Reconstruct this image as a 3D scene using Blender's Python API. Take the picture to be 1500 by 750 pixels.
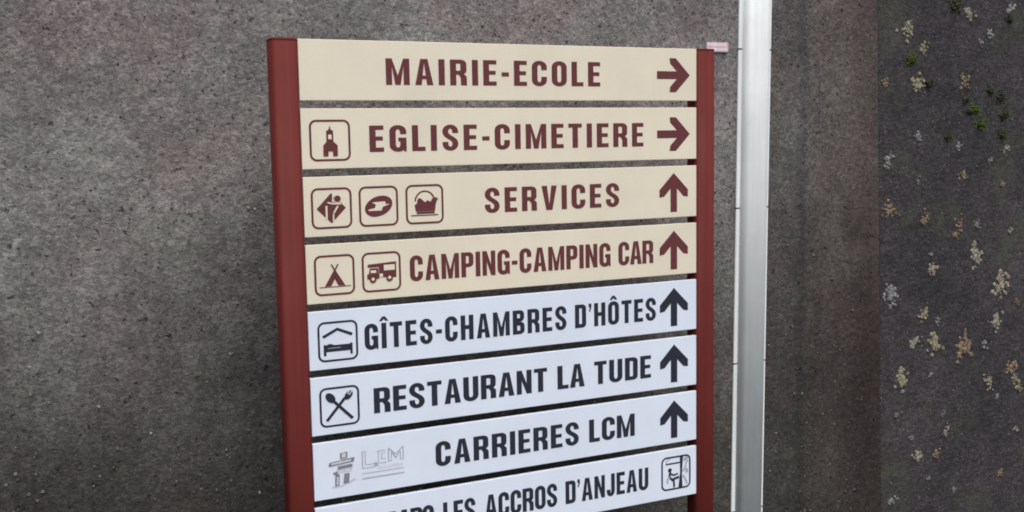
import bpy, bmesh, math, random
from mathutils import Vector, Matrix

# ------------------------------------------------------------------ scene, camera, light
S = bpy.context.scene
for o in list(bpy.data.objects):
    bpy.data.objects.remove(o)
TOP = 2.0                       # height of the sign's top edge above the pavement
FPX, YAW, PITCH, ROLL = 1600.4, 0.45494, 0.10479, -0.01726
CAM = Vector((-0.73216, -2.67304, TOP - 0.25917))


def cam_axes():
    f = Vector((math.sin(YAW) * math.cos(PITCH), math.cos(YAW) * math.cos(PITCH), -math.sin(PITCH)))
    r = Vector((math.cos(YAW), -math.sin(YAW), 0))
    u = r.cross(f)
    return r * math.cos(ROLL) + u * math.sin(ROLL), u * math.cos(ROLL) - r * math.sin(ROLL), f


AX = cam_axes()
cd = bpy.data.cameras.new('camera')
cam = bpy.data.objects.new('camera', cd)
S.collection.objects.link(cam)
cd.sensor_width = 36
cd.lens = FPX / 1500 * 36
cd.clip_start = 0.05
cd.clip_end = 1000
cam.matrix_world = Matrix.Translation(CAM) @ Matrix((AX[0], AX[1], -AX[2])).transposed().to_4x4()
S.camera = cam

SUN_EL, SUN_AZ = math.radians(64), math.radians(176)    # azimuth clockwise from +Y
w = bpy.data.worlds.new('World')
S.world = w
w.use_nodes = True
nt = w.node_tree
bg = nt.nodes['Background']
sky = nt.nodes.new('ShaderNodeTexSky')
sky.sky_type = 'NISHITA'
sky.sun_disc = False
sky.sun_elevation = SUN_EL
sky.sun_rotation = SUN_AZ
sky.air_density = 1.0
sky.dust_density = 4.0
sky.ozone_density = 1.0
nt.links.new(sky.outputs[0], bg.inputs[0])
bg.inputs[1].default_value = 0.11
sl = bpy.data.lights.new('sun', 'SUN')
sl.energy = 1.5
sl.angle = math.radians(60)
sl.color = (1.0, 0.98, 0.95)
so = bpy.data.objects.new('sun', sl)
S.collection.objects.link(so)
sd = Vector((math.sin(SUN_AZ) * math.cos(SUN_EL), math.cos(SUN_AZ) * math.cos(SUN_EL), math.sin(SUN_EL)))
so.rotation_euler = sd.to_track_quat('Z', 'Y').to_euler()
so.location = (0, -3, 6)
S.view_settings.view_transform = 'Standard'
S.view_settings.look = 'None'
S.view_settings.gamma = 1
S.view_settings.exposure = 0.85
S.render.engine = 'CYCLES'
S.cycles.pixel_filter_type = 'BLACKMAN_HARRIS'
S.cycles.filter_width = 1.9
S.render.resolution_x, S.render.resolution_y = 1024, 512

rnd = random.Random(7)
WY = 0.35                       # the rendered wall's face


def on_wall(px, py, Y=WY):
    """photo pixel -> point on the vertical plane y = Y"""
    d = AX[2] + AX[0] * ((px - 750) / FPX) - AX[1] * ((py - 375) / FPX)
    return CAM + d * ((Y - CAM.y) / d.y)


# ------------------------------------------------------------------ helpers
def mesh_obj(name, verts, faces, mats, parent=None, midx=None, smooth=False):
    """one mesh object given in world coordinates; its origin is at the world origin"""
    me = bpy.data.meshes.new(name)
    me.from_pydata([tuple(v) for v in verts], [], faces)
    for m in (mats if isinstance(mats, (list, tuple)) else [mats]):
        me.materials.append(m)
    if midx:
        for p, i in zip(me.polygons, midx):
            p.material_index = i
    if smooth:
        for p in me.polygons:
            p.use_smooth = True
    me.update()
    o = bpy.data.objects.new(name, me)
    S.collection.objects.link(o)
    if parent is not None:
        o.parent = parent
        root = parent
        while root.parent:
            root = root.parent
        if parent is root:
            o.matrix_parent_inverse = Matrix.Translation(-Vector(root.location))
    return o


def tag(o, label=None, cat=None, group=None, kind=None):
    for k, v in (('label', label), ('category', cat), ('group', group), ('kind', kind)):
        if v:
            o[k] = v
    return o


def bevel(o, width, seg=2):
    bm = bmesh.new()
    bm.from_mesh(o.data)
    bmesh.ops.bevel(bm, geom=bm.edges[:], offset=width, segments=seg, profile=0.6, affect='EDGES')
    bm.to_mesh(o.data)
    bm.free()
    return o


def box_vf(x0, x1, y0, y1, z0, z1):
    v = [(x, y, z) for x in (x0, x1) for y in (y0, y1) for z in (z0, z1)]
    f = [(0, 1, 3, 2), (4, 6, 7, 5), (0, 4, 5, 1), (2, 3, 7, 6), (0, 2, 6, 4), (1, 5, 7, 3)]
    return v, f


def prism(outline, z0, z1, cap=True):
    """outline in xy (counter-clockwise seen from above) -> closed upright prism"""
    n = len(outline)
    v = [(x, y, z0) for x, y in outline] + [(x, y, z1) for x, y in outline]
    f = [(i, (i + 1) % n, (i + 1) % n + n, i + n) for i in range(n)]
    if cap:
        f += [tuple(reversed(range(n))), tuple(range(n, 2 * n))]
    return v, f


def new_mat(name):
    m = bpy.data.materials.new(name)
    m.use_nodes = True
    b = m.node_tree.nodes['Principled BSDF']
    return m, m.node_tree, b


class NT:
    def __init__(s, tree):
        s.t = tree
        s.co = tree.nodes.new('ShaderNodeTexCoord').outputs['Object']

    def n(s, kind, **kw):
        nd = s.t.nodes.new(kind)
        for k, v in kw.items():
            if k.startswith('i_'):
                key = k[2:]
                nd.inputs[int(key) if key.isdigit() else key.replace('_', ' ')].default_value = v
            else:
                setattr(nd, k, v)
        return nd

    def l(s, a, b):
        s.t.links.new(a, b)

    def noise(s, scale, detail=4, rough=.6, stretch=None, dist=0):
        nd = s.n('ShaderNodeTexNoise', i_Scale=scale, i_Detail=detail, i_Roughness=rough, i_Distortion=dist)
        s.vec(nd, stretch)
        return nd.outputs['Fac']

    def vec(s, nd, stretch):
        if stretch:
            mp = s.n('ShaderNodeMapping')
            mp.inputs['Scale'].default_value = stretch
            s.l(s.co, mp.inputs['Vector'])
            s.l(mp.outputs[0], nd.inputs['Vector'])
        else:
            s.l(s.co, nd.inputs['Vector'])

    def voro(s, scale, stretch=None, feature='F1', rand=1):
        nd = s.n('ShaderNodeTexVoronoi', feature=feature)
        nd.inputs['Scale'].default_value = scale
        nd.inputs['Randomness'].default_value = rand
        s.vec(nd, stretch)
        return nd

    def ramp(s, fac, pts, interp='LINEAR'):
        r = s.n('ShaderNodeValToRGB')
        r.color_ramp.interpolation = interp
        e = r.color_ramp.elements
        while len(e) < len(pts):
            e.new(.5)
        for el, (p, c) in zip(e, pts):
            el.position = p
            el.color = (c, c, c, 1) if isinstance(c, (int, float)) else tuple(c) + (1,)
        s.l(fac, r.inputs[0])
        return r.outputs[0]

    def mix(s, fac, a, b, blend='MIX'):
        m = s.n('ShaderNodeMix', data_type='RGBA', blend_type=blend)
        for sock, v in ((m.inputs[0], fac), (m.inputs[6], a), (m.inputs[7], b)):
            if isinstance(v, (int, float)):
                sock.default_value = v
            elif isinstance(v, tuple):
                sock.default_value = v + (1,)
            else:
                s.l(v, sock)
        return m.outputs[2]

    def math(s, op, a, b=0.0, c=None):
        m = s.n('ShaderNodeMath', operation=op)
        for i, v in enumerate((a, b, c)):
            if v is None:
                continue
            if isinstance(v, (int, float)):
                m.inputs[i].default_value = v
            else:
                s.l(v, m.inputs[i])
        return m.outputs[0]

    def bump(s, h, strength, dist, b, prev=None):
        bp = s.n('ShaderNodeBump', i_Strength=strength, i_Distance=dist)
        s.l(h, bp.inputs['Height'])
        if prev:
            s.l(prev, bp.inputs['Normal'])
        s.l(bp.outputs[0], b.inputs['Normal'])
        return bp.outputs[0]

    def xyz(s):
        x = s.n('ShaderNodeSeparateXYZ')
        s.l(s.co, x.inputs[0])
        return x.outputs


# ------------------------------------------------------------------ materials
def render_mat():
    """weathered grey roughcast: fine grit, dark pits, pale grains, darker low on the wall"""
    m, t, b = new_mat('grey roughcast render')
    g = NT(t)
    X = g.xyz()
    big = g.noise(1.3, 5, .62)
    mid = g.noise(7, 5, .65)
    base = g.ramp(big, [(.30, (.128, .119, .112)), (.5, (.178, .166, .156)), (.70, (.222, .207, .194))])
    base = g.mix(.55, base, g.ramp(mid, [(.3, .28), (.5, .5), (.7, .72)]), 'OVERLAY')
    # brown re-rendered strip and darker strip to the right of the conduit
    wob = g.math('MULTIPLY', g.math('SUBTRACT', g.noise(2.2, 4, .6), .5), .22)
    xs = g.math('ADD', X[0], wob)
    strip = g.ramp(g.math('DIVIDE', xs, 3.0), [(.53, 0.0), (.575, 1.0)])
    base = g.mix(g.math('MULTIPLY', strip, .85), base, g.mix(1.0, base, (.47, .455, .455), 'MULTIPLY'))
    brown = g.ramp(g.math('DIVIDE', xs, 3.0), [(.632, 0.0), (.66, 1.0)])
    base = g.mix(brown, base, g.mix(1.0, base, (1.10, 1.02, .99), 'MULTIPLY'))
    # dark upright bands: a narrow dark one where the brown strip begins, a broad one before the joint
    jit = g.math('MULTIPLY', g.math('SUBTRACT', g.noise(9, 5, .7, (1, 1, .5)), .5), .05)
    xr = g.math('DIVIDE', g.math('ADD', X[0], jit), 3.0)
    m1 = g.ramp(xr, [(.622, 0.0), (.630, 1.0), (.634, 1.0), (.641, 0.0)])
    base = g.mix(g.math('MULTIPLY', m1, g.ramp(g.noise(6, 4, .6), [(.3, .3), (.6, .95)])), base, g.mix(1.0, base, (.62, .64, .68), 'MULTIPLY'))
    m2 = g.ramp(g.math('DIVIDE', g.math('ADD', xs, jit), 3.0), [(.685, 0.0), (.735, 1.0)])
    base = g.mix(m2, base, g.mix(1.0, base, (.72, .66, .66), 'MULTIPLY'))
    # faint warm and greenish mottling
    tint = g.ramp(g.noise(3.6, 3, .55), [(.36, (1.05, .985, .985)), (.5, (1, 1, 1)), (.64, (.965, 1.015, .98))])
    base = g.mix(1.0, base, tint, 'MULTIPLY')
    # wall colour darkens towards the bottom, with a ragged, streaky upper limit
    edge_noise = g.noise(3.0, 5, .65, (1.6, 1, .35))
    zz = g.math('ADD', X[2], g.math('MULTIPLY', g.math('SUBTRACT', edge_noise, .5), .95))
    low_dark = g.ramp(g.math('DIVIDE', zz, 2.0), [(.40, 1.0), (.56, .62), (.80, 0.0)])
    low_dark = g.math('MULTIPLY', low_dark, g.math('SUBTRACT', 1.0, g.math('MULTIPLY', strip, .16)))
    base = g.mix(low_dark, base, g.mix(1.0, base, (.28, .283, .265), 'MULTIPLY'))
    # grit
    fine = g.noise(170, 3, .7)
    base = g.mix(.55, base, g.ramp(fine, [(.30, .22), (.5, .5), (.70, .80)]), 'OVERLAY')
    v1 = g.voro(95)
    cell = g.n('ShaderNodeSeparateColor')
    g.l(v1.outputs['Color'], cell.inputs[0])
    base = g.mix(.5, base, g.ramp(cell.outputs[0], [(0, .25), (.6, .5), (1, .78)]), 'OVERLAY')
    pn = g.noise(58, 2, .5)
    pit = g.ramp(pn, [(.27, 1.0), (.33, 0.0)])
    base = g.mix(pit, base, g.mix(1.0, base, (.42, .40, .40), 'MULTIPLY'))
    v2 = g.voro(26)
    pale = g.ramp(v2.outputs['Distance'], [(.075, 1.0), (.11, 0.0)])
    cs = g.n('ShaderNodeSeparateColor')
    g.l(v2.outputs['Color'], cs.inputs[0])
    pale = g.math('MULTIPLY', pale, g.ramp(cs.outputs[1], [(.80, 0.0), (.86, .7)]))
    base = g.mix(pale, base, (.34, .33, .31))
    g.l(base, b.inputs['Base Color'])
    b.inputs['Roughness'].default_value = .93
    b.inputs['Specular IOR Level'].default_value = .2
    h = g.math('SUBTRACT', g.math('ADD', fine, g.math('MULTIPLY', g.noise(38, 3, .6), 1.1)), g.math('MULTIPLY', pit, .7))
    g.bump(h, .75, .007, b)
    return m


def lichen_wall_mat():
    m, t, b = new_mat('dark weathered cement')
    g = NT(t)
    big = g.noise(2.1, 5, .6)
    base = g.ramp(big, [(.3, (.032, .029, .031)), (.52, (.042, .037, .039)), (.72, (.053, .046, .048))])
    base = g.mix(.5, base, g.ramp(g.noise(12, 4, .65, (1, 1, 1.6)), [(.3, .3), (.7, .70)]), 'OVERLAY')
    fine = g.noise(150, 3, .7)
    base = g.mix(.75, base, g.ramp(fine, [(.3, .22), (.5, .5), (.7, .80)]), 'OVERLAY')
    v = g.voro(34)
    cs = g.n('ShaderNodeSeparateColor')
    g.l(v.outputs['Color'], cs.inputs[0])
    speck = g.math('MULTIPLY', g.ramp(v.outputs['Distance'], [(.12, 1.0), (.19, 0.0)]),
                   g.ramp(cs.outputs[0], [(.70, 0.0), (.82, .55)]))
    base = g.mix(speck, base, (.13, .122, .115))
    fl = g.noise(55, 4, .7, (1, 1, 2.2))
    base = g.mix(1.0, base, g.ramp(fl, [(.32, .60), (.5, 1.0), (.68, 1.55)]), 'MULTIPLY')
    clus = g.ramp(g.noise(6, 4, .6), [(.50, 0.0), (.62, 1.0)])
    v3 = g.voro(60)
    base = g.mix(g.math('MULTIPLY', clus, g.ramp(v3.outputs['Distance'], [(.16, .6), (.3, 0.0)])), base, (.12, .112, .10))
    gr = g.math('MULTIPLY', g.ramp(g.noise(3.2, 5, .7), [(.52, 0.0), (.64, .6)]), g.ramp(g.noise(40, 3, .6), [(.4, .2), (.6, 1.0)]))
    base = g.mix(gr, base, (.062, .072, .042))
    g.l(base, b.inputs['Base Color'])
    b.inputs['Roughness'].default_value = .95
    b.inputs['Specular IOR Level'].default_value = .15
    g.bump(g.math('ADD', fine, g.math('MULTIPLY', g.noise(30, 4, .6), 1.3)), .7, .006, b)
    return m


def panel_mat(name, col):
    m, t, b = new_mat(name)
    g = NT(t)
    dirt = g.noise(5, 6, .65, (1, 1, 1.0))
    streak = g.noise(22, 4, .6, (1.0, 1, .12))
    k = g.mix(.5, g.ramp(dirt, [(.35, .93), (.65, 1.0)]), g.ramp(streak, [(.35, .965), (.62, 1.0)]), 'MULTIPLY')
    base = g.mix(1.0, col, k, 'MULTIPLY')
    base = g.mix(1.0, base, g.ramp(g.noise(260, 2, .5), [(.35, .96), (.65, 1.0)]), 'MULTIPLY')
    g.l(base, b.inputs['Base Color'])
    g.l(g.ramp(dirt, [(.3, .50), (.7, .38)]), b.inputs['Roughness'])
    b.inputs['Specular IOR Level'].default_value = .35
    g.bump(g.noise(3.0, 2, .5), .05, .01, b)
    return m


def ink_mat(name, col):
    m, t, b = new_mat(name)
    g = NT(t)
    g.l(g.mix(1.0, col, g.ramp(g.noise(60, 4, .7), [(.3, .82), (.7, 1.1)]), 'MULTIPLY'), b.inputs['Base Color'])
    b.inputs['Roughness'].default_value = .55
    b.inputs['Specular IOR Level'].default_value = .18
    return m


def paint_mat(name, col, rough=.42, streak=(.85, 1.1), dirtcol=None, spec=.4):
    m, t, b = new_mat(name)
    g = NT(t)
    s1 = g.noise(60, 4, .6, (1, 1, .03))
    s2 = g.noise(4, 6, .65)
    base = g.mix(1.0, col, g.ramp(s1, [(.3, streak[0]), (.7, streak[1])]), 'MULTIPLY')
    base = g.mix(1.0, base, g.ramp(s2, [(.3, .88), (.7, 1.05)]), 'MULTIPLY')
    if dirtcol:
        d = g.ramp(g.noise(9, 6, .7, (1, 1, .25)), [(.52, 0.0), (.75, .45)])
        base = g.mix(d, base, dirtcol)
    g.l(base, b.inputs['Base Color'])
    g.l(g.ramp(s2, [(.3, rough + .1), (.7, rough - .05)]), b.inputs['Roughness'])
    b.inputs['Specular IOR Level'].default_value = spec
    return m


def flake_mat(name, lo, hi):
    m, t, b = new_mat(name)
    g = NT(t)
    geo = g.n('ShaderNodeNewGeometry')
    base = g.mix(geo.outputs['Random Per Island'], lo, hi)
    base = g.mix(.6, base, g.ramp(g.noise(220, 3, .7), [(.3, .25), (.7, .75)]), 'OVERLAY')
    g.l(base, b.inputs['Base Color'])
    b.inputs['Roughness'].default_value = .95
    b.inputs['Specular IOR Level'].default_value = .1
    return m


def asphalt_mat():
    m, t, b = new_mat('asphalt')
    g = NT(t)
    base = g.ramp(g.noise(120, 4, .7), [(.3, .03), (.5, .05), (.72, .10)])
    base = g.mix(.5, base, g.ramp(g.noise(.8, 5, .6), [(.3, .35), (.7, .65)]), 'OVERLAY')
    g.l(base, b.inputs['Base Color'])
    b.inputs['Roughness'].default_value = .9
    g.bump(g.noise(120, 3, .6), .5, .005, b)
    return m


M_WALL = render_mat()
M_LWALL = lichen_wall_mat()
CREAM, WHITE = (.68, .62, .48), (.64, .695, .77)
M_CREAM = panel_mat('cream sign sheet', CREAM)
M_WHITE = panel_mat('white sign sheet', WHITE)
M_MAROON = ink_mat('maroon print', (.115, .032, .034))
M_NAVY = ink_mat('dark slate print', (.022, .024, .034))
M_GREY = ink_mat('pale grey print', (.36, .36, .39))
M_MGREY = ink_mat('mid grey print', (.20, .195, .21))
M_LGREY = ink_mat('very pale grey print', (.50, .51, .54))
M_RED = paint_mat('dark red powder coat', (.096, .0155, .0125), .58, spec=.10)
M_PVC = paint_mat('pale grey plastic', (.57, .59, .57), .45, (.93, 1.04), (.33, .34, .30))
M_PVCB = paint_mat('white plastic', (.72, .735, .72), .45, (.93, 1.04))
M_DARK = paint_mat('dark joint', (.03, .03, .03), .8)
M_PINK = paint_mat('faded pink plastic', (.58, .42, .45), .6, (.8, 1.1))
M_PINK2 = paint_mat('pale faded plastic', (.66, .54, .56), .6, (.8, 1.1))
M_TAN = flake_mat('tan lichen', (.11, .080, .052), (.25, .195, .135))
M_PALE = flake_mat('pale lichen', (.13, .115, .085), (.32, .285, .225))
M_GREYL = flake_mat('grey lichen', (.10, .10, .10), (.27, .265, .26))
M_YEL = flake_mat('yellowish lichen', (.13, .115, .072), (.29, .26, .18))
M_MOSS = flake_mat('green moss', (.030, .045, .012), (.095, .125, .030))
M_MOSSD = flake_mat('dark moss', (.022, .028, .014), (.060, .070, .035))
M_GRAIN = flake_mat('pale grains', (.07, .066, .062), (.27, .26, .24))
M_PEB = flake_mat('dark grains', (.05, .045, .043), (.16, .145, .135))

# ------------------------------------------------------------------ ground and walls
v, f = box_vf(-150, 150, -150, 150, -.3, 0)
tag(mesh_obj('ground', v, f, asphalt_mat()), kind='structure')

SA, SB = on_wall(1286, 5), on_wall(1291, 745)       # the joint between the two walls is a little out of plumb


def seam(z):
    return SB.x + (SA.x - SB.x) * (z - SB.z) / (SA.z - SB.z)


def wall_block(name, x0, x1, y0, y1, mat):
    v, f = box_vf(0, 1, y0, y1, -.2, 3.6)
    v = [((x0(z) if x == 0 else x1(z)), y, z) for x, y, z in v]
    return bevel(mesh_obj(name, v, f, mat), .006, 2)


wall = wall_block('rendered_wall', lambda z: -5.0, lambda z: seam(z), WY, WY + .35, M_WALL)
tag(wall, 'weathered grey roughcast wall behind the direction sign', 'wall')
lwall = wall_block('lichen_wall', lambda z: seam(z) + .004, lambda z: 7.0, WY + .006, WY + .40, M_LWALL)
tag(lwall, 'darker cement wall spotted with pale lichen and green moss', 'wall')


def flake(vs, fs, c, n_ax, r, h, k=7, sq=1.0):
    """low irregular dome lying on the wall (normal -y)"""
    b0 = len(vs)
    a0 = rnd.random() * 6.28
    ring = []
    for i in range(k):
        a = a0 + i * 2 * math.pi / k
        q = r * rnd.uniform(.6, 1.25)
        ring.append((math.cos(a) * q, math.sin(a) * q * sq))
    for x, z in ring:
        vs.append((c[0] + x, c[1] + .001, c[2] + z))
    for x, z in ring:
        vs.append((c[0] + x * .62, c[1] - h * rnd.uniform(.7, 1.1), c[2] + z * .62))
    for i in range(k):
        j = (i + 1) % k
        fs.append((b0 + i, b0 + j, b0 + k + j, b0 + k + i))
    fs.append(tuple(b0 + k + i for i in range(k)))


# exposed grains and pebbles in the roughcast: too small and many to count
vs, fs = [], []
for _ in range(2000):
    x, z = rnd.uniform(-2.0, 2.20), rnd.uniform(.05, 2.45)
    flake(vs, fs, (x, WY, z), None, rnd.choice((.0012, .0016, .002, .0024)) * rnd.uniform(.8, 1.3), .0022, 6)
for _ in range(70):
    x, z = rnd.uniform(-1.0, 1.5), rnd.uniform(.3, 1.75)
    flake(vs, fs, (x, WY, z), None, rnd.uniform(.0035, .006), .004, 7)
tag(mesh_obj('pale_grains', vs, fs, M_GRAIN, wall), kind='stuff')
vs, fs = [], []
for _ in range(2600):
    x, z = rnd.uniform(-2.0, 2.20), rnd.uniform(.05, 2.45)
    flake(vs, fs, (x, WY, z), None, rnd.uniform(.002, .0055), .003, 6)
tag(mesh_obj('dark_grains', vs, fs, M_PEB, wall), kind='stuff')
vs, fs = [], []
for _ in range(900):
    x, z = rnd.uniform(2.33, 4.5), rnd.uniform(.05, 2.45)
    flake(vs, fs, (x, WY + .006, z), None, rnd.uniform(.0015, .0045), .003, 6)
tag(mesh_obj('small_grains', vs, fs, M_PEB, lwall), kind='stuff')

LICHEN = [
    (1329, 45, 11, M_PALE), (1352, 73, 9, M_YEL), (1347, 121, 12, M_YEL), (1418, 20, 10, M_PALE), (1479, 12, 10, M_GREYL),
    (1452, 47, 7, M_GREYL), (1438, 62, 5, M_GREYL), (1296, 122, 7, M_TAN), (1410, 119, 9, M_TAN), (1346, 200, 7, M_GREYL),
    (1297, 236, 10, M_GREYL), (1472, 220, 5, M_PALE), (1412, 256, 8, M_TAN), (1467, 272, 6, M_TAN), (1480, 338, 5, M_PALE),
    (1302, 308, 11, M_TAN), (1355, 322, 9, M_TAN), (1405, 329, 8, M_TAN), (1433, 330, 6, M_GREYL), (1397, 345, 7, M_TAN),
    (1424, 374, 14, M_PALE), (1369, 395, 9, M_PALE), (1467, 415, 15, M_PALE), (1305, 430, 14, M_GREYL), (1354, 462, 9, M_YEL),
    (1373, 470, 5, M_GREYL), (1460, 467, 12, M_PALE), (1341, 504, 11, M_PALE), (1371, 505, 14, M_YEL), (1417, 499, 17, M_TAN),
    (1324, 551, 14, M_YEL), (1362, 551, 4, M_GREYL), (1482, 538, 11, M_TAN), (1484, 560, 9, M_YEL), (1445, 561, 9, M_PALE),
    (1461, 581, 5, M_GREYL), (1492, 568, 7, M_TAN), (1385, 630, 7, M_PALE), (1381, 607, 4, M_GREYL), (1345, 666, 10, M_PALE),
    (1371, 664, 7, M_TAN), (1312, 607, 5, M_TAN), (1305, 731, 7, M_GREYL), (1487, 629, 5, M_PALE), (1397, 717, 4, M_GREYL),
    (1330, 35, 4, M_GREYL), (1404, 212, 6, M_GREYL), (1344, 266, 4, M_GREYL), (1364, 374, 4, M_GREYL), (1440, 505, 6, M_GREYL),
    (1335, 640, 4, M_GREYL), (1465, 690, 6, M_TAN), (1360, 700, 4, M_GREYL), (1450, 235, 5, M_GREYL), (1490, 440, 5, M_TAN),
]
LY = WY + .006
LICHEN += [(rnd.uniform(1515, 1750), rnd.uniform(0, 740), rnd.uniform(4, 14), rnd.choice((M_TAN, M_PALE, M_GREYL))) for _ in range(26)]
for px, py, r, mt in LICHEN:
    c = on_wall(px, py, LY)
    c.x = max(c.x, seam(c.z) + .025)
    R = r * .0030
    vs, fs = [], []
    n = int(10 + r * 2.6)
    lob = [(rnd.uniform(-.5, .5), rnd.uniform(-.5, .5)) for _ in range(3)]
    for _ in range(n):
        lx, lz = rnd.choice(lob)
        a, q = rnd.random() * 6.28, abs(rnd.gauss(0, .48))
        flake(vs, fs, (c.x + (lx + math.cos(a) * q) * R, LY, c.z + (lz + math.sin(a) * q) * R), None,
              R * rnd.uniform(.10, .26) + .001, rnd.uniform(.002, .005), 7)
    mesh_obj('lichen_patch', vs, fs, mt, lwall)
MOSS = [(1400, 8, 14, M_MOSSD), (1335, 87, 11, M_MOSS), (1360, 122, 8, M_MOSSD), (1428, 160, 10, M_MOSS), (1437, 182, 12, M_MOSS),
        (1420, 163, 6, M_MOSSD), (1467, 196, 11, M_MOSSD), (1465, 142, 12, M_MOSSD), (1450, 133, 9, M_MOSSD), (1414, 145, 7, M_MOSSD),
        (1470, 168, 11, M_MOSSD), (1478, 28, 8, M_MOSSD), (1388, 200, 9, M_MOSSD)]
for px, py, r, mt in MOSS:
    c = on_wall(px, py, LY)
    R = r * .0034
    vs, fs = [], []
    for _ in range(int(26 + r * 5)):
        a, q = rnd.random() * 6.28, abs(rnd.gauss(0, .5))
        hgt = .012 * max(.2, 1 - q * q)
        x, z = c.x + math.cos(a) * q * R, c.z + math.sin(a) * q * R * .8
        flake(vs, fs, (x, LY, z), None, rnd.uniform(.003, .006), hgt * rnd.uniform(.5, 1.2), 5)
    mesh_obj('moss_cushion', vs, fs, mt, lwall)

# ------------------------------------------------------------------ upright conduit on the wall
x_t, x_b = on_wall(1106, 10).x, on_wall(1093.5, 740).x
z_t, z_b = on_wall(1106, 10).z, on_wall(1093.5, 740).z
slope = (x_t - x_b) / (z_t - z_b)


def cx(z):
    return x_b + (z - z_b) * slope


def swept(profile, z0, z1):
    """profile (dx, depth off the wall) swept up along the slightly leaning axis"""
    n = len(profile)
    v = []
    for z in (z0, z1):
        v += [(cx(z) + dx, WY - d, z) for dx, d in profile]
    f = [(i, (i + 1) % n, (i + 1) % n + n, i + n) for i in range(n)]
    f += [tuple(reversed(range(n))), tuple(range(n, 2 * n))]
    return v, f


cond = bpy.data.objects.new('cable_conduit', None)
S.collection.objects.link(cond)
cond.location = (cx(0), WY, 0)
tag(cond, 'pale grey plastic conduit running upright on the rendered wall beside the sign', 'conduit')
prof = [(-.055, -.001)]
for a in range(0, 7):
    t = math.radians(a * 15)
    prof.append((-.055 + .020 * (1 - math.cos(t)) + .004 * a / 6, .006 + .024 * math.sin(t)))
prof += [(-.018, .0322), (0, .0330), (.018, .0322)]
for a in range(6, -1, -1):
    t = math.radians(a * 15)
    prof.append((.055 - .020 * (1 - math.cos(t)) - .004 * a / 6, .006 + .024 * math.sin(t)))
prof.append((.055, -.001))
v, f = swept(prof, -.05, 3.2)
o = mesh_obj('conduit_cover', v, f, M_PVC, cond)
for p in o.data.polygons:
    p.use_smooth = len(p.vertices) == 4
seams = [-.05] + sorted(on_wall(1080, y).z for y in (72, 305, 532, 748)) + [2.62, 3.2]
for z0, z1 in zip(seams[:-1], seams[1:]):
    v, f = swept([(-.070, -.001), (-.070, .0045), (-.068, .006), (.066, .006), (.068, .0045), (.068, -.001)], z0 + .0025, z1 - .0025)
    mesh_obj('backing_strip', v, f, M_PVCB, cond)
for z in seams[1:-1]:
    for s in (-1, 1):
        v, f = box_vf(cx(z) + s * .064 - .007, cx(z) + s * .064 + .007, WY - .0052, WY + .001, z - .0024, z + .0024)
        mesh_obj('joint_clip', v, f, M_DARK, cond)

# ------------------------------------------------------------------ small pink tag on the wall
a, b_ = on_wall(1033, 62), on_wall(1065, 77)
v, f = box_vf(a.x, b_.x, WY - .008, WY + .001, b_.z, a.z)
tg = bevel(mesh_obj('wall_tag', v, f, M_PINK), .0015, 2)
tag(tg, 'small faded pink plastic tag fixed to the wall behind the red post', 'tag')
v, f = box_vf(a.x + .004, b_.x - .004, WY - .0088, WY - .0075, b_.z + .004, (a.z + b_.z) / 2 - .003)
mesh_obj('raised_strip', v, f, M_PINK2, tg)
v, f = box_vf(a.x + .004, b_.x - .010, WY - .0088, WY - .0075, (a.z + b_.z) / 2 + .002, a.z - .004)
mesh_obj('raised_strip', v, f, M_PINK2, tg)

# ------------------------------------------------------------------ lettering: condensed bold capitals, cap height 1
SW, ST = .20, .165              # stem and bar thickness


def strip(outer, inner):
    pts = list(outer) + list(inner)
    n = len(outer)
    return pts, [(i, i + 1, n + i + 1, n + i) for i in range(n - 1)]


def poly(*p):
    return list(p), [tuple(range(len(p)))]


def rect(x0, y0, x1, y1):
    return poly((x0, y0), (x1, y0), (x1, y1), (x0, y1))


def arc(cx_, cy_, a, b, t0, t1, n=7):
    return [(cx_ + a * math.cos(math.radians(t0 + (t1 - t0) * i / n)), cy_ + b * math.sin(math.radians(t0 + (t1 - t0) * i / n)))
            for i in range(n + 1)]


def bowl(x0, x1, y0, y1, t=ST, s=SW, ca=.20, cb=.17):
    """right-hand bowl from (x0,y1) round to (x0,y0)"""
    cb = min(cb, (y1 - y0) / 2)
    ia, ib = max(ca - s, .035), max(cb - t, .035)
    out = [(x0, y1)] + arc(x1 - ca, y1 - cb, ca, cb, 90, 0) + arc(x1 - ca, y0 + cb, ca, cb, 0, -90) + [(x0, y0)]
    xi, yt, yb = x1 - s, y1 - t, y0 + t
    inn = [(x0, yt)] + arc(xi - ia, yt - ib, ia, ib, 90, 0) + arc(xi - ia, yb + ib, ia, ib, 0, -90) + [(x0, yb)]
    return strip(out, inn)


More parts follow.
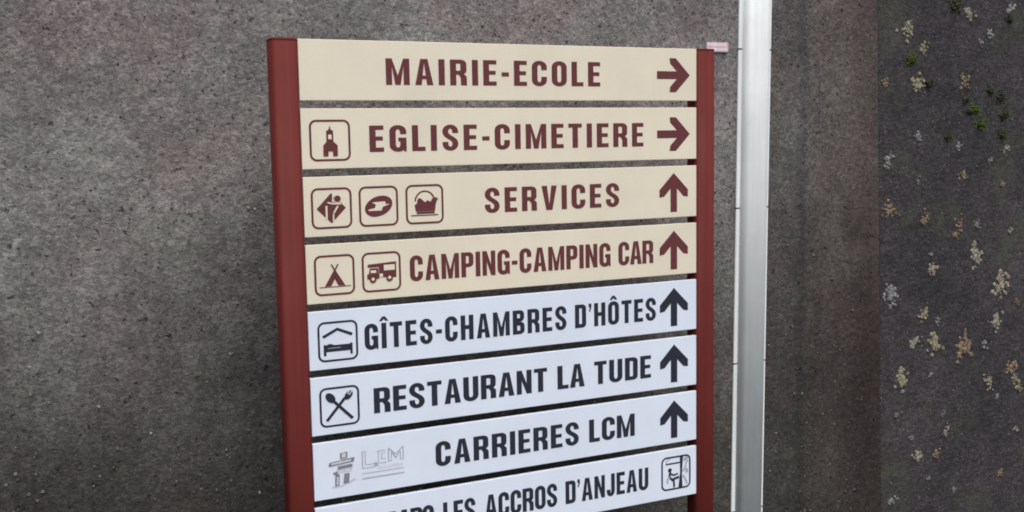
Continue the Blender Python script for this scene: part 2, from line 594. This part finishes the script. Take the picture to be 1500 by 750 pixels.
def oval(w, kind):
    a, b = w / 2, .24
    ia, ib = w / 2 - SW, .105
    top_o = lambda t0, t1: arc(a, 1.012 - b, a, b, t0, t1, 9)
    top_i = lambda t0, t1: arc(a, 1 - ST + .012 - ib, ia, ib, t0, t1, 9)
    bot_o = lambda t0, t1: arc(a, -.012 + b, a, b, t0, t1, 9)
    bot_i = lambda t0, t1: arc(a, ST - .012 + ib, ia, ib, t0, t1, 9)
    if kind == 'O':
        o, i = top_o(0, 180) + bot_o(180, 360), top_i(0, 180) + bot_i(180, 360)
        o.append(o[0])
        i.append(i[0])
        return [strip(o, i)]
    if kind == 'C':
        o = [(w, .64)] + top_o(0, 180) + bot_o(180, 360) + [(w, .37)]
        i = [(w - SW, .64)] + top_i(0, 180) + bot_i(180, 360) + [(w - SW, .37)]
        return [strip(o, i)]
    if kind == 'G':
        o = [(w, .66)] + top_o(0, 180) + bot_o(180, 360) + [(w, .53)]
        i = [(w - SW, .66)] + top_i(0, 180) + bot_i(180, 360) + [(w - SW, .53)]
        return [strip(o, i), rect(w * .52, .385, w - SW, .53), poly((w - .09, 0), (w, 0), (w, .20), (w - .06, .1))]
    if kind == 'U':
        o = [(0, 1)] + bot_o(180, 360) + [(w, 1)]
        i = [(SW, 1)] + bot_i(180, 360) + [(w - SW, 1)]
        return [strip(o, i)]
    if kind == 'J':
        o = [(0, .30)] + bot_o(180, 360) + [(w, 1)]
        i = [(SW, .30)] + bot_i(180, 360) + [(w - SW, 1)]
        return [strip(o, i)]


def glyph_s(w):
    s, t = SW, ST
    yu, yl, ac = .745, .258, w / 2 - s / 2
    bu, bl = 1.012 - t / 2 - yu, yl + .012 - t / 2
    P = [(w - s / 2, .675), (w - s / 2, .71)] + arc(w / 2, yu, ac, bu, 0, 180, 14)
    p0, p1, p2, p3 = (s / 2, yu), (s / 2, yu - .25), (w - s / 2, yl + .25), (w - s / 2, yl)
    for k in range(1, 14):
        u = k / 14
        P.append(tuple((1 - u) ** 3 * p0[d] + 3 * u * (1 - u) ** 2 * p1[d] + 3 * u * u * (1 - u) * p2[d] + u ** 3 * p3[d] for d in (0, 1)))
    P += arc(w / 2, yl, ac, bl, 0, -180, 14) + [(s / 2, .30), (s / 2, .335)]
    L, Rr = [], []
    for i, p in enumerate(P):
        q0, q1 = P[max(i - 1, 0)], P[min(i + 1, len(P) - 1)]
        tx, ty = q1[0] - q0[0], q1[1] - q0[1]
        d = math.hypot(tx, ty) or 1
        tx, ty = tx / d, ty / d
        h = math.hypot(s / 2 * ty, t / 2 * tx) * .97
        L.append((p[0] - ty * h, p[1] + tx * h))
        Rr.append((p[0] + ty * h, p[1] - tx * h))
    return [strip(L, Rr)]


def hat(w):
    m = w / 2
    return [poly((m - .19, 1.07), (m - .07, 1.07), (m, 1.15), (m, 1.25), (m - .06, 1.25)),
            poly((m, 1.15), (m + .07, 1.07), (m + .19, 1.07), (m + .06, 1.25), (m, 1.25))]


GW = {'A': .58, 'B': .53, 'C': .53, 'D': .53, 'E': .45, 'G': .54, 'H': .55, 'I': .20, 'J': .44, 'L': .43, 'M': .74, 'N': .56,
      'O': .54, 'P': .52, 'R': .55, 'S': .53, 'T': .50, 'U': .54, 'V': .57, 'Î': .20, 'Ô': .54, '-': .25, "'": .13, ' ': .2}


def glyph(c):
    w = GW[c]
    if c in 'OÔ':
        return oval(w, 'O') + (hat(w) if c == 'Ô' else [])
    if c in 'CGUJ':
        return oval(w, c)
    if c == 'S':
        return glyph_s(w)
    if c in 'IÎ':
        return [rect(0, 0, SW, 1)] + (hat(w) if c == 'Î' else [])
    if c == 'L':
        return [rect(0, 0, SW, 1), rect(SW, 0, w, ST)]
    if c == 'E':
        return [rect(0, 0, SW, 1), rect(SW, 0, w, ST), rect(SW, 1 - ST, w, 1), rect(SW, .43, w - .03, .43 + ST - .01)]
    if c == 'T':
        return [rect(0, 1 - ST, w, 1), rect(w / 2 - SW / 2, 0, w / 2 + SW / 2, 1 - ST)]
    if c == 'H':
        return [rect(0, 0, SW, 1), rect(w - SW, 0, w, 1), rect(SW, .43, w - SW, .43 + ST)]
    if c == 'D':
        return [rect(0, 0, SW, 1), bowl(SW, w, 0, 1)]
    if c == 'P':
        return [rect(0, 0, SW, 1), bowl(SW, w, .40, 1, ST - .01)]
    if c == 'R':
        return [rect(0, 0, SW, 1), bowl(SW, w - .01, .415, 1, ST - .01),
                poly((w - SW - .07, .415), (w - SW - .005, .30), (w - SW, 0), (w, 0), (w - .005, .34), (w - .10, .45), (w - .2, .415))]
    if c == 'B':
        return [rect(0, 0, SW, 1), bowl(SW, w - .015, .515, 1, ST - .01, SW - .01), bowl(SW, w, 0, .515, ST - .01)]
    if c == 'A':
        h = .225
        sx = lambda y, k: k * y
        a = w / 2 - .115
        f = lambda y: a * y            # outer left edge
        iw = .205                      # stroke width measured across
        g = lambda y: iw + (w / 2 - iw) * (y / .84)   # inner left edge, meets at y=.84
        return [poly((0, 0), (iw, 0), (g(h), h), (g(h + .14), h + .14), (w / 2, .84), (w / 2, 1), (a, 1)),
                poly((w, 0), (w - a, 1), (w / 2, 1), (w / 2, .84), (w - g(h + .14), h + .14), (w - g(h), h), (w - iw, 0)),
                poly((g(h), h), (w - g(h), h), (w - g(h + .14), h + .14), (g(h + .14), h + .14))]
    if c == 'V':
        a = w / 2 - .115
        iw = .205
        return [poly((0, 1), (a, 0), (w / 2, 0), (w / 2, .22), (iw, 1)), poly((w, 1), (w - iw, 1), (w / 2, .22), (w / 2, 0), (w - a, 0))]
    if c == 'N':
        return [rect(0, 0, SW - .01, 1), rect(w - SW + .01, 0, w, 1),
                poly((SW - .01, 1), (SW - .01, .56), (w - SW + .01, 0), (w - SW + .01, .44))]
    if c == 'M':
        s = SW - .01
        return [rect(0, 0, s, 1), rect(w - s, 0, w, 1),
                poly((s, 1), (s, .70), (w / 2 - .085, 0), (w / 2, 0), (w / 2, .36)),
                poly((w - s, 1), (w / 2, .36), (w / 2, 0), (w / 2 + .085, 0), (w - s, .70))]
    if c == '-':
        return [rect(0, .365, w, .53)]
    if c == "'":
        return [poly((0, .84), (0, 1), (w, 1), (w, .82), (w * .45, .64), (0, .68), (w * .35, .78), (w * .4, .84))]
    return []


def word_geometry(text, hs, width, cap):
    """all glyphs of a word, stretched horizontally by hs and tracked out to the given width"""
    vs, fs = [], []
    tot = sum(GW[c] for c in text) * hs * cap
    tr = (width - tot) / max(len(text) - 1, 1)
    x = 0
    for c in text:
        for pts, faces in glyph(c):
            b0 = len(vs)
            vs += [(x + px * hs * cap, py * cap) for px, py in pts]
            fs += [tuple(b0 + i for i in fc) for fc in faces]
        x += GW[c] * hs * cap + tr
    return vs, fs


PITCHZ, PH, PW, PT = .17, .1505, 1.1884, .011
PRINT = .0005                   # printed film stands this far off the panel face


def flat(name, shapes, mats, parent, u0, v0, sx, sz, z_top):
    """shapes: list of (points, faces, layer, material index) in local units -> sheet on the panel face"""
    vs, fs, mi = [], [], []
    for pts, faces, layer, m in shapes:
        b0 = len(vs)
        vs += [(u0 + x * sx, -PRINT - .0004 * layer, z_top - v0 + y * sz) for x, y in pts]
        for fc in faces:
            q = [vs[b0 + i] for i in fc]
            ar = sum(q[i][0] * q[(i + 1) % len(q)][2] - q[(i + 1) % len(q)][0] * q[i][2] for i in range(len(q)))
            fs.append(tuple(b0 + i for i in (fc if ar > 0 else tuple(reversed(fc)))))
            mi.append(m)
    return mesh_obj(name, vs, fs, mats, parent, mi)


# ------------------------------------------------------------------ the direction sign
sign = bpy.data.objects.new('direction_sign', None)
S.collection.objects.link(sign)
sign.location = (PW / 2, .03, 0)
tag(sign, 'village direction sign with cream and white panels between two dark red posts', 'sign')


def post(x0, x1):
    r = .013
    o = []
    y0, y1 = -.004, .056
    for cx_, cy_, t0 in ((x1 - r, y1 - r, 0), (x0 + r, y1 - r, 90)):
        o += arc(cx_, cy_, r, r, t0, t0 + 90, 5)
    o += arc(x0 + r, y0 + r, r, r, 180, 270, 5)
    for k in range(1, 8):       # slightly crowned front with a shallow groove
        u = k / 8
        d = .0030 * math.sin(math.pi * u) - (.0016 if k == 4 else 0)
        o.append((x0 + r + (x1 - x0 - 2 * r) * u, y0 - d))
    o += arc(x1 - r, y0 + r, r, r, 270, 360, 5)
    v, f = prism(o, -.4, TOP - .0055)
    p = mesh_obj('post', v, f, M_RED, sign)
    for q in p.data.polygons:
        q.use_smooth = len(q.vertices) == 4
    cxm, cym = (x0 + x1) / 2, (y0 + y1) / 2
    oc = [(cxm + (x - cxm) * 1.002, cym + (y - cym) * 1.002) for x, y in o]
    oi = [(cxm + (x - cxm) * .94, cym + (y - cym) * .94) for x, y in o]
    n = len(o)
    v = [(x, y, TOP - .005) for x, y in oc] + [(x, y, TOP - .001) for x, y in oc] + [(x, y, TOP + .0012) for x, y in oi]
    f = [(i, (i + 1) % n, (i + 1) % n + n, i + n) for i in range(n)] + \
        [(i + n, (i + 1) % n + n, (i + 1) % n + 2 * n, i + 2 * n) for i in range(n)] + \
        [tuple(range(2 * n, 3 * n)), tuple(reversed(range(n)))]
    mesh_obj('post_cap', v, f, M_RED, p)


post(-.0665, -.0002)
post(PW + .0002, PW + .0675)


def panel(i, mat):
    z1 = TOP - i * PITCHZ
    v, f = box_vf(0, PW, 0, PT, z1 - PH, z1)
    p = mesh_obj('sign_panel', v, f, mat, sign)
    bevel(p, .0014, 2)
    # folded rear rails that stiffen the sheet
    return p


LV0, LV1 = .0437, .1108         # cap top and baseline below the panel's top edge
CAP = LV1 - LV0


def text(p, i, runs, mat, hs, dv=0.0):
    for s, u0, u1 in runs:
        vs, fs = word_geometry(s, hs, u1 - u0, CAP)
        flat('lettering', [(vs, fs, 0, 0)], [mat], p, u0, LV1 + dv, 1, 1, TOP - i * PITCHZ)


def arrow_shapes(kind):
    # drawn pointing up in a unit box
    pts = [(.385, 0), (.615, 0), (.615, .60), (.84, .40), (1.0, .38), (1.0, .57), (.5, 1.0), (0, .57), (0, .38), (.16, .40), (.385, .60)]
    f = [(0, 1, 2, 10), (2, 3, 4, 5, 6), (10, 2, 6), (10, 6, 7, 8, 9)]
    if kind == 'right':
        pts = [(y, 1 - x) for x, y in pts]
    return [(pts, f, 0, 0)]


def frame_shapes(th=.052, r=.17):
    out, inn = [], []
    for cx_, cy_, t0 in ((1 - r, 1 - r, 0), (r, 1 - r, 90), (r, r, 180), (1 - r, r, 270)):
        out += arc(cx_, cy_, r, r, t0, t0 + 90, 6)
        inn += arc(cx_, cy_, r - th, r - th, t0, t0 + 90, 6)
    out.append(out[0])
    inn.append(inn[0])
    p, f = strip(out, inn)
    return [(p, f, 0, 0)]


def sh(p_f, layer=0, m=0):
    return (p_f[0], p_f[1], layer, m)


def ell(cx_, cy_, a, b, rot=0, n=18):
    c, s = math.cos(math.radians(rot)), math.sin(math.radians(rot))
    pts = []
    for i in range(n):
        t = 2 * math.pi * i / n
        x, y = a * math.cos(t), b * math.sin(t)
        pts.append((cx_ + x * c - y * s, cy_ + x * s + y * c))
    return poly(*pts)


def line(x0, y0, x1, y1, t):
    d = math.hypot(x1 - x0, y1 - y0)
    nx, ny = -(y1 - y0) / d * t / 2, (x1 - x0) / d * t / 2
    return poly((x0 + nx, y0 + ny), (x0 - nx, y0 - ny), (x1 - nx, y1 - ny), (x1 + nx, y1 + ny))


def pline(pts, t, layer=0, m=0):
    """bent line as one mitred strip"""
    L, Rr = [], []
    for i, p in enumerate(pts):
        q0, q1 = pts[max(i - 1, 0)], pts[min(i + 1, len(pts) - 1)]
        tx, ty = q1[0] - q0[0], q1[1] - q0[1]
        d = math.hypot(tx, ty)
        L.append((p[0] - ty / d * t / 2, p[1] + tx / d * t / 2))
        Rr.append((p[0] + ty / d * t / 2, p[1] - tx / d * t / 2))
    p, f = strip(L, Rr)
    return (p, f, layer, m)


def picto(kind):
    s = []
    if kind == 'church':
        s += [sh(poly((.455, .72), (.535, .72), (.50, .86))), sh(rect(.41, .735, .58, .44), 1), sh(poly((.41, .70), (.58, .70), (.54, .76), (.45, .76)), 2),
              sh(poly((.33, .12), (.45, .12), (.45, .24), (.565, .24), (.565, .12), (.68, .12), (.68, .38), (.58, .47), (.41, .47), (.33, .38)), 2),
              sh(rect(.455, .53, .535, .64), 3, 1)]
    elif kind == 'walker':
        s += [sh(poly((.13, .49), (.49, .13), (.85, .50), (.49, .87))),
              sh(ell(.645, .725, .105, .105), 1, 1), sh(ell(.645, .725, .082, .082), 2),
              sh(line(.37, .56, .37, .22, .045), 1, 1), sh(line(.545, .86, .53, .64, .04), 1, 1),
              sh(pline([(.40, .64), (.52, .61), (.73, .60)], .035)[:2], 1, 1),
              sh(line(.65, .55, .545, .38, .04), 3, 1), sh(line(.54, .36, .535, .18, .035), 1, 1)]
    elif kind == 'bird':
        s += [sh(ell(.50, .50, .365, .245, 20, 26)),
              sh(poly((.33, .60), (.66, .615), (.68, .545), (.79, .545), (.60, .48), (.57, .39), (.24, .39), (.24, .425), (.40, .455), (.43, .54)), 1, 1)]
    elif kind == 'basket':
        hp = arc(.505, .57, .255, .26, 178, 14, 14)
        s += [sh(poly((.26, .32), (.77, .32), (.79, .49), (.23, .49)), 0), sh(rect(.28, .255, .76, .312), 0, 2), sh(rect(.13, .205, .85, .235)),
              pline(hp, .04, 0),
              sh(poly((.25, .495), (.80, .495), (.81, .56), (.86, .62), (.80, .67), (.70, .64), (.66, .56), (.56, .60), (.52, .55), (.46, .59), (.40, .65), (.34, .66), (.30, .60), (.31, .55)), 1, 2)]
    elif kind == 'tent':
        s += [sh(poly((.25, .23), (.41, .23), (.50, .40), (.59, .23), (.76, .23), (.52, .63), (.49, .63))),
              sh(line(.50, .62, .425, .77, .035), 1), sh(line(.51, .62, .585, .77, .035), 2), sh(rect(.12, .20, .90, .222))]
    elif kind == 'camper':
        s += [sh(poly((.15, .62), (.43, .62), (.43, .36), (.88, .34), (.88, .74), (.15, .70))), sh(rect(.56, .53, .84, .67), 1, 1),
              sh(poly((.20, .60), (.42, .60), (.42, .46), (.17, .46)), 1, 2), sh(rect(.22, .485, .36, .55), 2, 1),
              sh(poly((.13, .33), (.43, .33), (.43, .455), (.13, .455)), 1), sh(rect(.445, .365, .53, .455), 1, 1),
              sh(ell(.275, .315, .085, .085), 2), sh(ell(.275, .33, .04, .04), 3, 1),
              sh(ell(.70, .33, .085, .085), 2), sh(ell(.70, .345, .04, .04), 3, 1)]
    elif kind == 'bed':
        s += [pline([(.13, .62), (.49, .80), (.86, .64)], .075), sh(rect(.14, .15, .205, .43)), sh(rect(.205, .245, .80, .41)),
              sh(rect(.80, .15, .86, .43)), sh(ell(.30, .40, .09, .045), 1), sh(rect(.24, .33, .56, .345), 1, 2)]
    elif kind == 'cutlery':
        s += [sh(line(.17, .16, .64, .70, .075)), sh(line(.82, .16, .34, .66, .075), 1), sh(ell(.275, .735, .15, .10, -48), 2),
              sh(ell(.73, .76, .13, .085, 50), 2), sh(line(.70, .79, .78, .92, .02), 3, 1), sh(line(.74, .76, .83, .88, .02), 3, 1)]
    elif kind == 'climber':
        s += [sh(poly((.58, .05), (.72, .05), (.70, .45), (.74, .96), (.63, .96), (.64, .50))), sh(rect(.16, .765, .63, .81), 0, 0),
              sh(pline([(.16, .765), (.17, .88), (.30, .93)], .03)[:2], 0, 2),
              sh(ell(.29, .60, .065, .065)), sh(pline([(.30, .54), (.27, .40), (.36, .31), (.60, .36)], .075)[:2], 1),
              sh(pline([(.40, .32), (.43, .20), (.43, .08)], .06)[:2], 2), sh(pline([(.30, .50), (.42, .44), (.56, .47)], .05)[:2], 2),
              sh(pline([(.28, .40), (.20, .33), (.21, .22)], .05)[:2], 2, 2),
              sh(pline([(.70, .50), (.82, .62), (.84, .76), (.92, .82)], .05)[:2], 1, 2), sh(pline([(.72, .40), (.80, .30), (.88, .12)], .05)[:2], 1, 2),
              sh(ell(.83, .88, .09, .05, 20), 2, 2), sh(ell(.86, .52, .05, .07, 20), 2, 2)]
    return frame_shapes() + s


def inuksuk():
    g = []
    for pts, m in (
        ([(.46, .78), (.74, .80), (.74, .98), (.46, .96)], 0), ([(.53, .82), (.68, .83), (.68, .95), (.53, .94)], 1),
        ([(.02, .62), (.98, .68), (1.0, .80), (.05, .73)], 0), ([(.12, .655), (.86, .70), (.86, .755), (.12, .71)], 1),
        ([(.36, .52), (.92, .55), (.90, .62), (.36, .60)], 0),
        ([(.20, .40), (.90, .40), (.92, .53), (.34, .51)], 1), ([(.19, .37), (.36, .37), (.36, .44), (.19, .44)], 0),
        ([(.24, .05), (.40, .05), (.42, .37), (.26, .37)], 0), ([(.29, .08), (.37, .08), (.38, .30), (.31, .30)], 1),
        ([(.56, .08), (.76, .10), (.80, .37), (.60, .37)], 0), ([(.62, .14), (.71, .15), (.73, .33), (.65, .33)], 1),
        ([(.14, .00), (.56, .02), (.56, .05), (.14, .04)], 1), ([(.76, .08), (1.02, .17), (1.02, .20), (.76, .13)], 1)):
        g.append((pts, [tuple(range(len(pts)))], len(g) % 5, m))
    return g


def lcm_logo():
    g = []
    def b(x0, y0, x1, y1, m=0):
        g.append((*rect(x0, y0, x1, y1), 0, m))
    b(.0, .44, .025, .98); b(.07, .53, .09, .98); b(.0, .98, .09, 1.0); b(.09, .51, .30, .535); b(.0, .40, .30, .425)     # L
    b(.29, .42, .38, .56, 2)
    b(.38, .55, .40, .92); b(.36, .92, .56, .945); b(.40, .50, .58, .525); b(.46, .63, .56, .65); b(.46, .65, .48, .84); b(.46, .84, .56, .86)    # C
    b(.62, .55, .645, .985); b(.69, .55, .71, .84); b(.91, .55, .93, .84); b(.975, .55, 1.0, .985); b(.62, .525, .71, .55); b(.91, .525, 1.0, .55)
    for x0, y0, x1, y1 in ((.645, .985, .81, .74), (.975, .985, .81, .74), (.71, .84, .81, .62), (.91, .84, .81, .62)):
        g.append((*line(x0, y0, x1, y1, .022), 1, 0))
    for k in range(9):
        b(.40 + k * .066, .30, .425 + k * .066, .42, 1)
    b(.0, .22, 1.0, .245, 0)
    b(.0, .04, 1.0, .085, 2)
    return g


FR = .1062
SPEC = [
    ('cream', [("MAIRIE-ECOLE", .2258, .8602)], 1.30, [], 'right', 'cream panel with wide maroon capitals and an arrow to the right'),
    ('cream', [("EGLISE-CIMETIERE", .1765, 1.0029)], 1.28, [('church', .020)], 'right', 'cream panel with a church pictogram and an arrow to the right'),
    ('cream', [("SERVICES", .4965, .9201)], 1.25, [('walker', .0183), ('bird', .1430), ('basket', .2700)], 'up', 'cream panel with three pictograms and an upward arrow'),
    ('cream', [("CAMPING-CAMPING", .2767, .8895), ("CAR", .9160, 1.0356)], 1.03, [('tent', .0200), ('camper', .1455)], 'up', 'cream panel with tent and motorhome pictograms'),
    ('white', [("GÎTES-CHAMBRES", .147, .7432), ("D'HÔTES", .7707, 1.0439)], 1.02, [('bed', .0228)], 'up', 'white panel with a bed pictogram'),
    ('white', [("RESTAURANT", .1667, .6786), ("LA", .7116, .8000), ("TUDE", .8318, 1.0256)], 1.24, [('cutlery', .0215)], 'up', 'white panel with a crossed cutlery pictogram'),
    ('white', [("CARRIERES", .3361, .7790), ("LCM", .8131, .9680)], 1.24, [], 'up', 'white panel with two pale grey logos'),
    ('white', [("PARC", .1911, .3270), ("LES", .3540, .4500), ("ACCROS", .4790, .7060), ("D'ANJEAU", .7330, 1.0150)], .94, [('climber', 1.0610)], None, 'white panel with a climber pictogram at its right end'),
]
for i, (kind, runs, hs, pics, arrow, lab) in enumerate(SPEC):
    back, ink = (M_CREAM, M_MAROON) if kind == 'cream' else (M_WHITE, M_NAVY)
    p = panel(i, back)
    p['label'] = lab
    zt = TOP - i * PITCHZ
    text(p, i, runs, ink, hs, -.002 if i >= 6 else 0.0)
    for k, u in pics:
        flat('pictogram', picto(k), [ink, back, M_GREY if kind == 'white' else M_MAROON], p, u, .1315 if i < 7 else .125, FR, .1035, zt)
    if arrow == 'right':
        flat('arrow', arrow_shapes('right'), [ink], p, 1.0500, .1258, .1145, .0975, zt)
    elif arrow == 'up':
        flat('arrow', arrow_shapes('up'), [ink], p, 1.0575, .1345, .1000, .1145, zt)
    if i == 6:
        flat('logo', inuksuk(), [M_MGREY, M_LGREY, M_NAVY], p, .038, .1225, .071, .093, zt)
        flat('logo', lcm_logo(), [M_GREY, M_LGREY, M_GREY], p, .129, .1150, .116, .078, zt)
